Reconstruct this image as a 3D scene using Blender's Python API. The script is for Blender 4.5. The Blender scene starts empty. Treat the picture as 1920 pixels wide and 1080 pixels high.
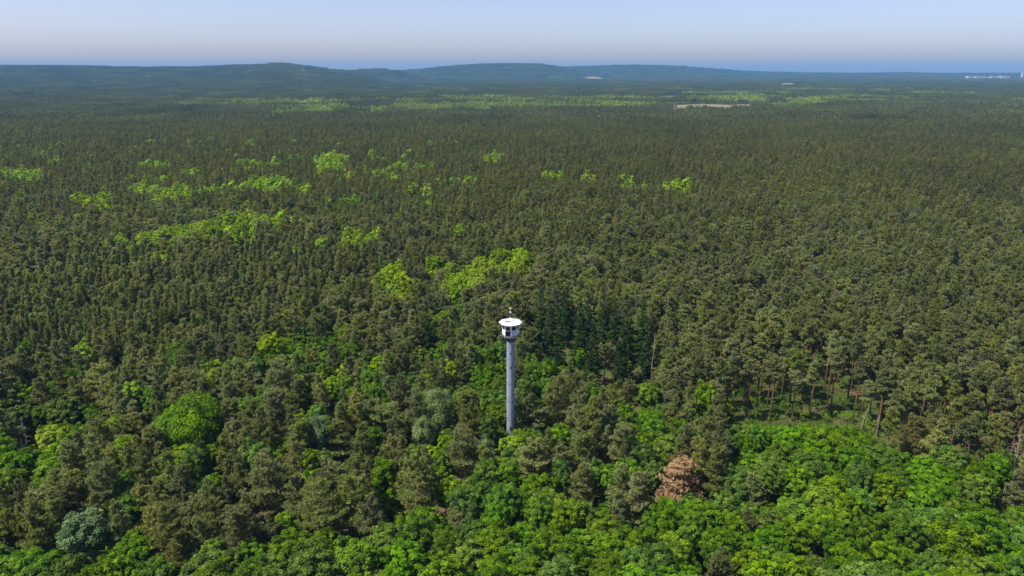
import bpy, math, random
import numpy as np
from math import radians, sin, cos, tan, atan, pi
from mathutils import Vector

S = bpy.context.scene
COL = S.collection
RS = np.random.RandomState(11)
random.seed(11)

# ------------------------------------------------------------------ camera
F = 1371.0                       # focal length in pixels of the 1920 px wide photograph
CAM_H = 100.0
PITCH = atan((540 - 131) / F)
CP, SP = cos(PITCH), sin(PITCH)
cam_d = bpy.data.cameras.new("camera")
cam = bpy.data.objects.new("camera", cam_d)
COL.objects.link(cam)
cam_d.sensor_width = 36.0
cam_d.lens = 36.0 * F / 1920.0
cam_d.clip_start = 0.5
cam_d.clip_end = 60000.0
cam.location = (0, 0, CAM_H)
cam.rotation_euler = (pi / 2 - PITCH, 0, 0)
S.camera = cam

# ------------------------------------------------------------------ light
SUN_EL, SUN_AZ = radians(58), radians(-110)      # azimuth clockwise from +Y; the sun stands to the left, a little behind the camera
world = bpy.data.worlds.new("World")
S.world = world
world.use_nodes = True
nt = world.node_tree
nt.nodes.clear()
sky = nt.nodes.new("ShaderNodeTexSky")
sky.sky_type = 'NISHITA'
sky.sun_disc = False
sky.sun_elevation = SUN_EL
sky.sun_rotation = SUN_AZ
sky.altitude = 100
sky.air_density = 0.6
sky.dust_density = 1.7
sky.ozone_density = 2.0
bg = nt.nodes.new("ShaderNodeBackground")
bg.inputs['Strength'].default_value = 0.124
wo = nt.nodes.new("ShaderNodeOutputWorld")
tint = nt.nodes.new("ShaderNodeMix")            # a slightly lilac, hazy spring sky
tint.data_type = 'RGBA'; tint.blend_type = 'MULTIPLY'; tint.inputs[0].default_value = 1.0
tint.inputs[7].default_value = (1.09, .95, .95, 1)
nt.links.new(sky.outputs[0], tint.inputs[6])
nt.links.new(tint.outputs[2], bg.inputs[0])
nt.links.new(bg.outputs[0], wo.inputs[0])

sun_d = bpy.data.lights.new("sun", 'SUN')
sun_d.energy = 4.2
sun_d.angle = radians(0.5)
sun_d.color = (1.0, 0.955, 0.87)
sun = bpy.data.objects.new("sun", sun_d)
COL.objects.link(sun)
to_sun = Vector((sin(SUN_AZ) * cos(SUN_EL), cos(SUN_AZ) * cos(SUN_EL), sin(SUN_EL)))
sun.rotation_euler = to_sun.to_track_quat('Z', 'Y').to_euler()
sun.location = (-200, -60, 300)

S.view_settings.view_transform = 'Standard'
S.view_settings.look = 'None'
S.view_settings.exposure = 0.74
S.view_settings.gamma = 1.0
S.render.engine = 'CYCLES'
S.cycles.max_bounces = 6
S.cycles.diffuse_bounces = 4
S.cycles.transmission_bounces = 4
S.cycles.volume_bounces = 0
S.cycles.use_denoising = True
S.cycles.denoiser = 'OPENIMAGEDENOISE'
S.cycles.denoising_input_passes = 'RGB_ALBEDO_NORMAL'
S.cycles.denoising_prefilter = 'ACCURATE'
S.render.filter_size = 1.3

# ------------------------------------------------------------------ picture <-> world
def at(px, py, z):
    """world point at height z seen at pixel px, py of the photograph"""
    v = (py - 540) / F
    k = SP + v * CP
    d = (CAM_H - z) / k
    return ((px - 960) / F * d, d * (CP - v * SP), z)

def proj(x, y, z):
    d = y * CP + (CAM_H - z) * SP
    return 960 + F * x / d, 540 + F * (-(y * SP) + (CAM_H - z) * CP) / d, d

def on_vertical(y, py):
    """height of the point on a vertical at distance y that is seen at row py"""
    v = (py - 540) / F
    return CAM_H - y / (CP - v * SP) * (SP + v * CP)

def inpoly(px, py, poly):
    r = np.zeros(np.shape(px), bool)
    n = len(poly)
    for i in range(n):
        x0, y0 = poly[i]; x1, y1 = poly[(i + 1) % n]
        if y0 == y1: continue
        c = ((py < y0) != (py < y1)) & (px < (x1 - x0) * (py - y0) / (y1 - y0) + x0)
        r ^= c
    return r

# value noise for stand structure
_ng = np.random.RandomState(5).rand(64, 64)
def noise(x, y, s):
    u = np.asarray(x) / s; v = np.asarray(y) / s
    i = np.floor(u).astype(int); j = np.floor(v).astype(int)
    a = u - i; b = v - j
    a = a * a * (3 - 2 * a); b = b * b * (3 - 2 * b)
    g = lambda p, q: _ng[p % 64, q % 64]
    return (g(i, j) * (1 - a) + g(i + 1, j) * a) * (1 - b) + (g(i, j + 1) * (1 - a) + g(i + 1, j + 1) * a) * b

# ------------------------------------------------------------------ materials
def nodes(m):
    m.use_nodes = True
    t = m.node_tree
    t.nodes.clear()
    return t, t.nodes.new, t.links.new

def plain(name, col, rough=0.6, metal=0.0, spec=0.5, noise_amt=0.0, scale=2.0, stretch=(1, 1, 1)):
    m = bpy.data.materials.new(name)
    t, N, L = nodes(m)
    b = N("ShaderNodeBsdfPrincipled"); o = N("ShaderNodeOutputMaterial")
    b.inputs['Base Color'].default_value = (*col, 1)
    b.inputs['Roughness'].default_value = rough
    b.inputs['Metallic'].default_value = metal
    b.inputs['Specular IOR Level'].default_value = spec
    if noise_amt:
        tc = N("ShaderNodeTexCoord"); mp = N("ShaderNodeMapping"); n = N("ShaderNodeTexNoise"); r = N("ShaderNodeMapRange"); mx = N("ShaderNodeMix")
        mp.inputs['Scale'].default_value = stretch
        n.inputs['Scale'].default_value = scale; n.inputs['Detail'].default_value = 6; n.inputs['Roughness'].default_value = .65
        r.inputs['From Min'].default_value = .3; r.inputs['From Max'].default_value = .7
        r.inputs['To Min'].default_value = 1 - noise_amt; r.inputs['To Max'].default_value = 1 + noise_amt * .6
        mx.data_type = 'RGBA'; mx.blend_type = 'MULTIPLY'; mx.inputs['Factor'].default_value = 1
        mx.inputs[6].default_value = (*col, 1)
        L(tc.outputs['Object'], mp.inputs[0]); L(mp.outputs[0], n.inputs['Vector']); L(n.outputs[0], r.inputs[0])
        L(r.outputs[0], mx.inputs[7]); L(mx.outputs[2], b.inputs['Base Color'])
    L(b.outputs[0], o.inputs[0])
    return m

def foliage(name, ca, cb, cc, per_object=True, trans=0.28, vary=0.3, hue=0.02, stand=0.0, sat=.93):
    """leaf material: three leaf colours mixed by the per-leaf 'tint', each tree a little different"""
    m = bpy.data.materials.new(name)
    t, N, L = nodes(m)
    at_ = N("ShaderNodeAttribute"); at_.attribute_name = "tint"
    cr = N("ShaderNodeValToRGB")
    e = cr.color_ramp.elements
    e[0].position = 0.0; e[0].color = (*ca, 1)
    e[1].position = 1.0; e[1].color = (*cc, 1)
    k = e.new(0.5); k.color = (*cb, 1)
    L(at_.outputs['Fac'], cr.inputs[0])
    hs = N("ShaderNodeHueSaturation")
    L(cr.outputs[0], hs.inputs['Color'])
    if per_object:
        oi = N("ShaderNodeObjectInfo")
        r1 = N("ShaderNodeMapRange"); r1.inputs['To Min'].default_value = 1 - vary; r1.inputs['To Max'].default_value = 1 + vary
        L(oi.outputs['Random'], r1.inputs[0])
        m2 = N("ShaderNodeMath"); m2.operation = 'MULTIPLY'; m2.inputs[1].default_value = 7.31
        fr = N("ShaderNodeMath"); fr.operation = 'FRACT'
        L(oi.outputs['Random'], m2.inputs[0]); L(m2.outputs[0], fr.inputs[0])
        r2 = N("ShaderNodeMapRange"); r2.inputs['To Min'].default_value = .5 - hue; r2.inputs['To Max'].default_value = .5 + hue
        L(fr.outputs[0], r2.inputs[0]); L(r2.outputs[0], hs.inputs['Hue'])
        m3 = N("ShaderNodeMath"); m3.operation = 'MULTIPLY'; m3.inputs[1].default_value = 31.7
        f3 = N("ShaderNodeMath"); f3.operation = 'FRACT'
        r4 = N("ShaderNodeMapRange"); r4.inputs['To Min'].default_value = sat; r4.inputs['To Max'].default_value = 1.12
        L(oi.outputs['Random'], m3.inputs[0]); L(m3.outputs[0], f3.inputs[0]); L(f3.outputs[0], r4.inputs[0]); L(r4.outputs[0], hs.inputs['Saturation'])
        val = r1.outputs[0]
    else:
        val = None
    if stand:
        g = N("ShaderNodeNewGeometry"); n = N("ShaderNodeTexNoise"); n.inputs['Scale'].default_value = 1 / 160.0; n.inputs['Detail'].default_value = 3
        L(g.outputs['Position'], n.inputs['Vector'])
        r3 = N("ShaderNodeMapRange"); r3.inputs['From Min'].default_value = .3; r3.inputs['From Max'].default_value = .7
        r3.inputs['To Min'].default_value = 1 - stand; r3.inputs['To Max'].default_value = 1 + stand
        L(n.outputs[0], r3.inputs[0])
        if val is None: val = r3.outputs[0]
        else:
            mm = N("ShaderNodeMath"); mm.operation = 'MULTIPLY'
            L(val, mm.inputs[0]); L(r3.outputs[0], mm.inputs[1]); val = mm.outputs[0]
    if val is not None: L(val, hs.inputs['Value'])
    b = N("ShaderNodeBsdfPrincipled"); b.inputs['Roughness'].default_value = .6; b.inputs['Specular IOR Level'].default_value = .12
    tr = N("ShaderNodeBsdfTranslucent"); mx = N("ShaderNodeMixShader"); mx.inputs[0].default_value = trans
    o = N("ShaderNodeOutputMaterial")
    L(hs.outputs[0], b.inputs['Base Color']); L(hs.outputs[0], tr.inputs[0])
    L(b.outputs[0], mx.inputs[1]); L(tr.outputs[0], mx.inputs[2]); L(mx.outputs[0], o.inputs[0])
    return m

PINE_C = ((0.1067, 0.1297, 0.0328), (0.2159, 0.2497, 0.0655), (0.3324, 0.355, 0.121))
PINE_M = ((0.0795, 0.0887, 0.0183), (0.1638, 0.1775, 0.0341), (0.2528, 0.2603, 0.0683))  # darker than PINE_C: self-shadow the coarse crowns lack is put into the colour
YOUNG_C = ((0.1072, 0.1322, 0.0328), (0.2195, 0.2546, 0.0655), (0.3353, 0.3623, 0.121))
LEAF_C = ((0.0308, 0.0695, 0.0046), (0.0866, 0.1756, 0.0068), (0.1767, 0.2907, 0.0148))
BRIGHT_C = ((0.1045, 0.1782, 0.0044), (0.2046, 0.3256, 0.0066), (0.3025, 0.4268, 0.0154))
M = {}
M['pine'] = foliage("pine_needles", *PINE_C, stand=.12, trans=.50, hue=.016, sat=.82)
M['pine_mid'] = foliage("pine_needles_mid", *PINE_M, stand=.15, trans=.50, hue=.024)
M['young_mid'] = foliage("young_pine_needles_mid", *[(a * .96, b, c * 1.05) for a, b, c in PINE_M], stand=.12, trans=.50, hue=.02)
M['pine_far'] = foliage("pine_needles_far", *[(a * .75, b * .78, c * .9) for a, b, c in PINE_M], per_object=False, stand=.34, trans=.3)  # lower-lit distant canopy painted into the colour: darker and bluer
M['young'] = foliage("young_pine_needles", *YOUNG_C, stand=.12, trans=.50, hue=.020)
M['gold'] = foliage("golden_pine_needles", (.09, .09, .02), (.15, .15, .035), (.22, .21, .06), vary=0, hue=0)
M['spruce'] = foliage("spruce_needles", (.022, .048, .008), (.046, .090, .018), (.085, .140, .032), vary=.3)
M['leaf'] = foliage("broad_leaves", *LEAF_C, vary=.28, hue=.015, sat=.9)
M['bright'] = foliage("bright_broad_leaves", *BRIGHT_C, vary=.22, hue=.015)
M['leaf_far'] = foliage("broad_leaves_far", (.085, .135, .012), (.19, .265, .028), (.29, .36, .05), per_object=False, stand=.38)
M['big'] = foliage("bright_crown_leaves", *[tuple(c * 1.25 for c in q) for q in LEAF_C], vary=0, hue=0, sat=1)
M['bluish'] = foliage("blue_green_leaves", (.060, .105, .038), (.115, .185, .072), (.20, .29, .125), vary=0, hue=0, sat=1)
M['birch'] = foliage("birch_leaves", (.085, .125, .040), (.160, .220, .082), (.25, .315, .14), vary=0, hue=0, sat=1)
M['brown'] = foliage("dead_brown_needles", (.29, .185, .100), (.45, .31, .18), (.60, .45, .28), trans=.2, vary=0, hue=0)

def bark(name, low, high, z0, z1):
    m = bpy.data.materials.new(name)
    t, N, L = nodes(m)
    tc = N("ShaderNodeTexCoord"); sx = N("ShaderNodeSeparateXYZ"); r = N("ShaderNodeMapRange"); cr = N("ShaderNodeMix"); cr.data_type = 'RGBA'
    n = N("ShaderNodeTexNoise"); n.inputs['Scale'].default_value = 3.0; n.inputs['Detail'].default_value = 5
    r.inputs['From Min'].default_value = z0; r.inputs['From Max'].default_value = z1
    cr.inputs[6].default_value = (*low, 1); cr.inputs[7].default_value = (*high, 1)
    mx = N("ShaderNodeMix"); mx.data_type = 'RGBA'; mx.blend_type = 'MULTIPLY'; mx.inputs[0].default_value = .8
    r2 = N("ShaderNodeMapRange"); r2.inputs['From Min'].default_value = .3; r2.inputs['From Max'].default_value = .7; r2.inputs['To Min'].default_value = .55; r2.inputs['To Max'].default_value = 1.2
    b = N("ShaderNodeBsdfPrincipled"); b.inputs['Roughness'].default_value = .85; b.inputs['Specular IOR Level'].default_value = .15
    o = N("ShaderNodeOutputMaterial")
    L(tc.outputs['Object'], sx.inputs[0]); L(sx.outputs[2], r.inputs[0]); L(r.outputs[0], cr.inputs[0])
    L(tc.outputs['Object'], n.inputs['Vector']); L(n.outputs[0], r2.inputs[0]); L(cr.outputs[2], mx.inputs[6]); L(r2.outputs[0], mx.inputs[7])
    L(mx.outputs[2], b.inputs['Base Color']); L(b.outputs[0], o.inputs[0])
    return m
M['pine_bark'] = bark("pine_bark", (.11, .075, .055), (.27, .135, .070), 4, 12)
M['grey_bark'] = bark("grey_bark", (.13, .115, .095), (.16, .14, .115), 0, 10)
M['birch_bark'] = bark("birch_bark", (.30, .29, .27), (.48, .47, .44), 0, 8)
M['dead_wood'] = bark("dead_wood", (.30, .25, .21), (.40, .35, .30), 0, 10)

# ------------------------------------------------------------------ numpy mesh builder
class Geo:
    def __init__(s):
        s.v = []; s.f = []; s.m = []; s.t = []; s.n = 0
    def add(s, verts, faces, mat, tint):
        faces = np.asarray(faces)
        s.v.append(np.asarray(verts, float).reshape(-1, 3)); s.f.append(faces + s.n)
        s.n += len(s.v[-1])
        s.m.append(np.full(len(faces), mat)); s.t.append(np.broadcast_to(np.asarray(tint, float), (len(faces),)))
    def mesh(s, name, mats):
        V = np.concatenate(s.v)
        tot = np.concatenate([np.full(len(f), f.shape[1]) for f in s.f])
        idx = np.concatenate([f.ravel() for f in s.f])
        me = bpy.data.meshes.new(name)
        me.vertices.add(len(V)); me.vertices.foreach_set('co', V.astype(np.float32).ravel())
        me.loops.add(len(idx)); me.loops.foreach_set('vertex_index', idx.astype(np.int32))
        me.polygons.add(len(tot))
        me.polygons.foreach_set('loop_start', np.concatenate([[0], np.cumsum(tot)[:-1]]).astype(np.int32))
        me.polygons.foreach_set('material_index', np.concatenate(s.m).astype(np.int32))
        a = me.attributes.new('tint', 'FLOAT', 'FACE')
        a.data.foreach_set('value', np.concatenate(s.t).astype(np.float32))
        for m in mats: me.materials.append(m)
        me.update(calc_edges=True)
        return me
    def merge(s, o, off=(0, 0, 0), rot=0.0, sc=1.0, tshift=0.0):
        c, q = cos(rot), sin(rot)
        R = np.array([[c, q, 0], [-q, c, 0], [0, 0, 1]])
        for v, f, m, t in zip(o.v, o.f, o.m, o.t):
            s.v.append(v @ R * sc + np.asarray(off)); s.f.append(f + s.n)
            s.m.append(m); s.t.append(np.clip(t + tshift, 0, 1))
        s.n += o.n

def norm(a):
    return a / np.maximum(np.linalg.norm(a, axis=-1, keepdims=True), 1e-9)

def tubes(g, P, R, sides=4, mat=0):
    """many tapering tubes at once: P (B,K,3) centre lines, R (B,K) radii"""
    P = np.asarray(P, float); R = np.asarray(R, float)
    B, K, _ = P.shape
    T = norm(np.gradient(P, axis=1))
    ref = np.where(np.abs(T[..., 2:3]) > .9, np.array([1., 0, 0]), np.array([0, 0, 1.]))
    U = norm(np.cross(T, ref)); W = np.cross(T, U)
    a = np.arange(sides) * 2 * pi / sides
    ring = P[:, :, None] + R[:, :, None, None] * (np.cos(a)[None, None, :, None] * U[:, :, None] + np.sin(a)[None, None, :, None] * W[:, :, None])
    b, k, s_ = np.meshgrid(np.arange(B), np.arange(K - 1), np.arange(sides), indexing='ij')
    i0 = (b * K + k) * sides
    F_ = np.stack([i0 + s_, i0 + (s_ + 1) % sides, i0 + sides + (s_ + 1) % sides, i0 + sides + s_], -1).reshape(-1, 4)
    g.add(ring.reshape(-1, 3), F_, mat, .5)

def blades(g, C, D, L, W, mat, tint, rs, up=None):
    D = norm(D)
    s = norm(np.cross(D, rs.normal(size=D.shape) if up is None else up + rs.normal(0, .40, D.shape)))
    L = np.asarray(L)[:, None]; W = np.asarray(W)[:, None]
    v = np.stack([C, C + .5 * L * D + .5 * W * s, C + L * D, C + .5 * L * D - .5 * W * s], 1)
    n = len(C)
    g.add(v.reshape(-1, 3), np.arange(4 * n).reshape(n, 4), mat, tint)

def leaves(g, C, Nn, size, mat, tint, rs):
    Nn = norm(Nn)
    a = norm(np.cross(Nn, rs.normal(size=Nn.shape))); b = np.cross(Nn, a)
    s = np.asarray(size)[:, None]
    v = np.stack([C - a * s * .5, C + b * s * .36 + Nn * s * .1, C + a * s * .5, C - b * s * .36 + Nn * s * .1], 1)
    n = len(C)
    g.add(v.reshape(-1, 3), np.arange(4 * n).reshape(n, 4), mat, tint)

# ------------------------------------------------------------------ trees: each returns (trunk Geo, crown Geo)
def make_pine(rs, H=20., base=.5, R=3.2, nb=52, tufts=24, nbl=6, bl=.46, bw=.15, trunk_r=.17, conical=.75, sides=6, dead_low=6, stems=True):
    tg, cg = Geo(), Geo()
    K = 8
    zz = np.linspace(0, H * .97, K)
    sway = np.cumsum(rs.normal(0, .10, (K, 2)), 0); sway -= sway[0]
    tp = np.column_stack([sway, zz])
    if stems:
        tubes(tg, tp[None], (trunk_r * (1 - .85 * zz / H))[None] + .015, sides, 0)
    axis = lambda z: np.column_stack([np.interp(z, zz, tp[:, 0]), np.interp(z, zz, tp[:, 1]), z])
    t = np.sort((np.arange(nb) + rs.uniform(-.4, .4, nb)) / nb).clip(0, 1) ** .9
    z = H * (base + (1 - base) * .97 * t)
    az = np.arange(nb) * 2.4 + rs.normal(0, .5, nb)
    prof = (1.02 - t) ** conical * (.55 + .45 * np.minimum(1, t / .22))
    lump = 1 + .40 * np.sin(az * 2 + rs.uniform(0, 6)) * rs.uniform(.3, 1)
    L = (R * prof * lump * rs.uniform(.6, 1.15, nb)).clip(.35)
    up = -.12 + .75 * t + rs.normal(0, .13, nb)
    d = np.column_stack([np.cos(az), np.sin(az), up])
    s = np.linspace(0, 1, 4)
    P = axis(z)[:, None] + d[:, None] * (L[:, None] * s)[:, :, None]
    P[:, :, 2] += (.10 * L[:, None]) * s ** 2 + 0
    if stems:
        tubes(tg, P, (.014 + .018 * L)[:, None] * (1 - .8 * s), 3, 0)
        if dead_low:
            zl = H * (base * rs.uniform(.45, 1, dead_low)); al = rs.uniform(0, 6.3, dead_low); Ll = rs.uniform(.5, 1.8, dead_low)
            dl = np.column_stack([np.cos(al), np.sin(al), rs.uniform(-.3, .2, dead_low)])
            tubes(tg, axis(zl)[:, None] + dl[:, None] * (Ll[:, None] * s)[:, :, None], .03 * (1 - .8 * s)[None].repeat(dead_low, 0), 3, 0)
    # tufts lie in flat plates along the outer part of each branch
    n_per = np.maximum(2, (tufts * L / L.mean())).astype(int)
    bi = np.repeat(np.arange(nb), n_per)
    n = len(bi)
    sp = 1 - rs.uniform(0, 1, n) ** 1.3 * .72
    side = np.column_stack([-np.sin(az), np.cos(az), np.zeros(nb)])[bi]
    C = axis(z)[bi] + d[bi] * (L[bi] * sp)[:, None]
    C[:, 2] += .10 * L[bi] * sp ** 2 + rs.normal(.05, .13, n)
    C += side * (L[bi] * .34 * (1.15 - sp * .55) * rs.normal(0, 1, n))[:, None]
    Ct = axis(np.full(max(4, tufts // 2), H * .95)) + rs.normal(0, 1, (max(4, tufts // 2), 3)) * [.35, .35, .45]
    C = np.concatenate([C, Ct]); outd = np.concatenate([norm(d)[bi], np.tile([0, 0, 1.], (len(Ct), 1))])
    tt = rs.uniform(0, 1, len(C)) * .6 + .2
    Cb = np.repeat(C, nbl, 0)
    D = np.repeat(outd, nbl, 0) * .5 + [0, 0, .42] + rs.normal(0, .62, (len(Cb), 3))
    tint = np.repeat(tt, nbl) + rs.uniform(-.2, .2, len(Cb))
    blades(cg, Cb + rs.normal(0, bl * .18, Cb.shape), D, bl * rs.uniform(.7, 1.25, len(Cb)), bw * rs.uniform(.7, 1.3, len(Cb)), 1, tint.clip(0, 1), rs, up=np.repeat(outd, nbl, 0) * .55 + [0, 0, .7])
    return tg, cg

def make_spruce(rs, H=21., base=.12, R=2.9, nb=95, tufts=20, nbl=5, bl=.5, bw=.17, stems=True):
    tg, cg = Geo(), Geo()
    zz = np.linspace(0, H, 6)
    if stems: tubes(tg, np.column_stack([zz * 0, zz * 0, zz])[None], (.2 * (1 - .92 * zz / H))[None], 6, 0)
    t = np.sort(rs.uniform(0, 1, nb)) ** 1.0
    z = H * (base + (1 - base) * .985 * t)
    az = np.arange(nb) * 2.4 + rs.normal(0, .4, nb)
    L = (R * (1.0 - t) ** .85 * rs.uniform(.7, 1.12, nb) * (.75 + .25 * np.minimum(1, t / .15))).clip(.2)
    d = np.column_stack([np.cos(az), np.sin(az), -.28 + .55 * t])
    s = np.linspace(0, 1, 3)
    P = np.column_stack([z * 0, z * 0, z])[:, None] + d[:, None] * (L[:, None] * s)[:, :, None]
    if stems: tubes(tg, P, .035 * (1 - .8 * s)[None].repeat(nb, 0), 3, 0)
    n_per = np.maximum(2, (tufts * L / L.mean())).astype(int)
    bi = np.repeat(np.arange(nb), n_per); n = len(bi)
    sp = 1 - rs.uniform(0, 1, n) * .85
    side = np.column_stack([-np.sin(az), np.cos(az), np.zeros(nb)])[bi]
    C = np.column_stack([z * 0, z * 0, z])[bi] + d[bi] * (L[bi] * sp)[:, None] + side * (L[bi] * .26 * (1.2 - sp) * rs.normal(0, 1, n))[:, None]
    C[:, 2] += rs.normal(0, .08, n)
    tt = rs.uniform(.1, .8, n)
    Cb = np.repeat(C, nbl, 0)
    D = np.repeat(norm(d)[bi], nbl, 0) * .7 + [0, 0, -.12] + rs.normal(0, .5, (len(Cb), 3))
    blades(cg, Cb, D, bl * rs.uniform(.7, 1.2, len(Cb)), bw * rs.uniform(.7, 1.3, len(Cb)), 1, (np.repeat(tt, nbl) + rs.uniform(-.2, .2, len(Cb))).clip(0, 1), rs)
    Ct = np.column_stack([rs.normal(0, .08, 14), rs.normal(0, .08, 14), H * rs.uniform(.95, 1., 14)])
    blades(cg, Ct, np.tile([0, 0, 1.], (14, 1)) + rs.normal(0, .3, (14, 3)), np.full(14, .5), np.full(14, .14), 1, .5, rs)
    return tg, cg

def make_broad(rs, H=16., base=.28, R=4.2, nclump=46, nleaf=210, leaf=.42, clump=1.25, trunk_r=.2, stems=True, droop=0., sides=6):
    tg, cg = Geo(), Geo()
    zc, rz = H * (base + 1) * .5, H * (1 - base) * .5
    # clump centres over an uneven dome
    i = np.arange(nclump) + .5
    ph = np.arccos(1 - 1.62 * i / nclump); th = i * 2.39996 + rs.normal(0, .25, nclump)
    dirs = np.column_stack([np.cos(th) * np.sin(ph), np.sin(th) * np.sin(ph), np.cos(ph)])
    w = rs.normal(0, 1, (3, 3))
    lump = 1 + .13 * np.sin(dirs @ w[0] * 2.2 + 1) + .10 * np.sin(dirs @ w[1] * 3.1)
    rad = rs.uniform(.58, 1.04, nclump) * lump
    Cc = dirs * rad[:, None] * [R * .86, R * .86, rz * .86] + [0, 0, zc]
    low = dirs[:, 2] < 0
    Cc[low, :2] *= .85
    cr = clump * rs.uniform(.65, 1.3, nclump) * R / 4.2
    if stems:
        K = 5
        zz = np.linspace(0, zc * 1.05, K)
        sw = np.cumsum(rs.normal(0, .12, (K, 2)), 0); sw -= sw[0]
        tubes(tg, np.column_stack([sw, zz])[None], (trunk_r * (1 - .7 * zz / zz[-1]))[None], sides, 0)
        m = min(nclump, 22)
        pick = rs.choice(nclump, m, replace=False)
        z0 = H * base * rs.uniform(.75, 1.5, m)
        p0 = np.column_stack([np.interp(z0, zz, sw[:, 0]), np.interp(z0, zz, sw[:, 1]), z0])
        s = np.linspace(0, 1, 4)[None, :, None]
        P = p0[:, None] * (1 - s) + Cc[pick][:, None] * s
        P[:, 1:3, 2] += rs.normal(.3, .3, (m, 2))
        tubes(tg, P, (.35 * trunk_r * (1 - .75 * np.linspace(0, 1, 4)))[None].repeat(m, 0), 4, 0)
    ci = np.repeat(np.arange(nclump), nleaf)
    n = len(ci)
    out = norm(Cc - [0, 0, zc - .3 * rz])[ci]
    d = norm(rs.normal(0, 1, (n, 3)) + out * .75 + [0, 0, .35])
    r = cr[ci] * rs.uniform(.35, 1.05, n) ** .6
    C = Cc[ci] + d * r[:, None] * [1.1, 1.1, .8]
    if droop:
        C[:, 2] -= droop * rs.uniform(0, 1, n) ** 2 * 2.2
    Nn = d * .7 + out * .25 + [0, 0, .35] + rs.normal(0, .42, (n, 3))
    tc = rs.uniform(.1, .85, nclump)
    tint = tc[ci] + rs.uniform(-.28, .28, n)
    leaves(cg, C, Nn, leaf * rs.uniform(.65, 1.3, n), 1, tint.clip(0, 1), rs)
    return tg, cg

def make_bare(rs, H=11., lean=.0, nb=26, L0=2.2, r0=.16):
    g = Geo()
    zz = np.linspace(0, H, 7)
    sw = np.column_stack([zz * lean + np.cumsum(rs.normal(0, .06, 7)), np.cumsum(rs.normal(0, .06, 7))])
    tubes(g, np.column_stack([sw, zz])[None], (r0 * (1 - .8 * zz / H))[None] + .02, 6, 0)
    t = rs.uniform(.35, 1, nb); z = H * t; az = rs.uniform(0, 6.3, nb); L = L0 * (1.25 - t) * rs.uniform(.5, 1.3, nb)
    d = np.column_stack([np.cos(az), np.sin(az), rs.uniform(-.1, .6, nb)])
    p0 = np.column_stack([np.interp(z, zz, sw[:, 0]), np.interp(z, zz, sw[:, 1]), z])
    s = np.linspace(0, 1, 4)
    P = p0[:, None] + d[:, None] * (L[:, None] * s)[:, :, None] + np.concatenate([np.zeros((nb, 1, 3)), rs.normal(0, .12, (nb, 3, 3))], 1)
    tubes(g, P, .045 * (1 - .75 * s)[None].repeat(nb, 0), 4, 0)
    k = rs.randint(0, nb, nb * 3); sp = rs.randint(1, 4, nb * 3)
    p1 = P[k, sp]; dd = norm(d[k] + rs.normal(0, .6, (nb * 3, 3))) * (L[k] * rs.uniform(.2, .45, nb * 3))[:, None]
    tubes(g, p1[:, None] + dd[:, None] * s[None, :, None], .02 * (1 - .7 * s)[None].repeat(nb * 3, 0), 3, 0)
    return g

PROTO = {}      # key -> dict(trunk mesh, crown mesh, joined mesh, H, R)
def reg(key, gs, bm, fm, H, R):
    tg, cg = gs
    j = Geo(); j.merge(tg); j.merge(cg)
    PROTO[key] = dict(trunk=tg.mesh(key + "_trunk", [bm]) if tg.v else None, crown=cg.mesh(key + "_crown", [bm, fm]),
                      joined=j.mesh(key, [bm, fm]), H=H, R=R)

rs = np.random.RandomState(3)
PINES, YOUNG, TALL, BROAD, BRIGHT, SPRUCE = [], [], [], [], [], []
for i in range(9):
    H = rs.uniform(17, 20.5); R = rs.uniform(3.2, 4.3)
    k = f"pine_{i}"
    reg(k, make_pine(rs, H, rs.uniform(.26, .44), R, nb=rs.randint(25, 36), tufts=rs.randint(30, 38), nbl=10, bl=.50, bw=.22, conical=rs.uniform(.45, .9)), M['pine_bark'], M['pine'], H, R); PINES.append(k)
for i in range(4):
    H = rs.uniform(15.5, 19); R = rs.uniform(4.2, 5.2)
    k = f"wide_pine_{i}"
    reg(k, make_pine(rs, H, rs.uniform(.3, .46), R, nb=rs.randint(26, 34), tufts=38, nbl=10, bl=.5, bw=.22, conical=rs.uniform(.3, .5), trunk_r=.22, dead_low=9), M['pine_bark'], M['pine'], H, R); PINES.append(k)
for i in range(4):
    H = rs.uniform(20, 22); R = rs.uniform(2.6, 3.1)
    k = f"tall_pine_{i}"
    reg(k, make_pine(rs, H, rs.uniform(.64, .71), R, nb=34, tufts=20, nbl=10, bl=.5, bw=.22, conical=rs.uniform(.45, .6), trunk_r=.26, dead_low=9), M['pine_bark'], M['pine'], H, R); TALL.append(k)
for i in range(5):
    H = rs.uniform(12.5, 14.5); R = rs.uniform(2.3, 2.9)
    k = f"young_pine_{i}"
    reg(k, make_pine(rs, H, rs.uniform(.22, .36), R, nb=44, tufts=14, nbl=9, bl=.46, bw=.22, conical=rs.uniform(.5, .8), trunk_r=.12, dead_low=4), M['pine_bark'], M['young'], H, R); YOUNG.append(k)
for i in range(6):
    H = rs.uniform(13.5, 16); R = rs.uniform(3.8, 4.8)
    k = f"broad_{i}"
    gs = make_broad(rs, H, rs.uniform(.2, .32), R, nclump=rs.randint(150, 190), nleaf=84, leaf=.35, clump=.66)
    reg(k, gs, M['grey_bark'], M['leaf'], H, R); BROAD.append(k)
    reg(k + "b", gs, M['grey_bark'], M['bright'], H, R); BRIGHT.append(k + "b")
for i in range(3):
    H = rs.uniform(20, 23); R = rs.uniform(2.7, 3.3)
    k = f"spruce_{i}"
    reg(k, make_spruce(rs, H, .1, R), M['grey_bark'], M['spruce'], H, R); SPRUCE.append(k)
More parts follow.
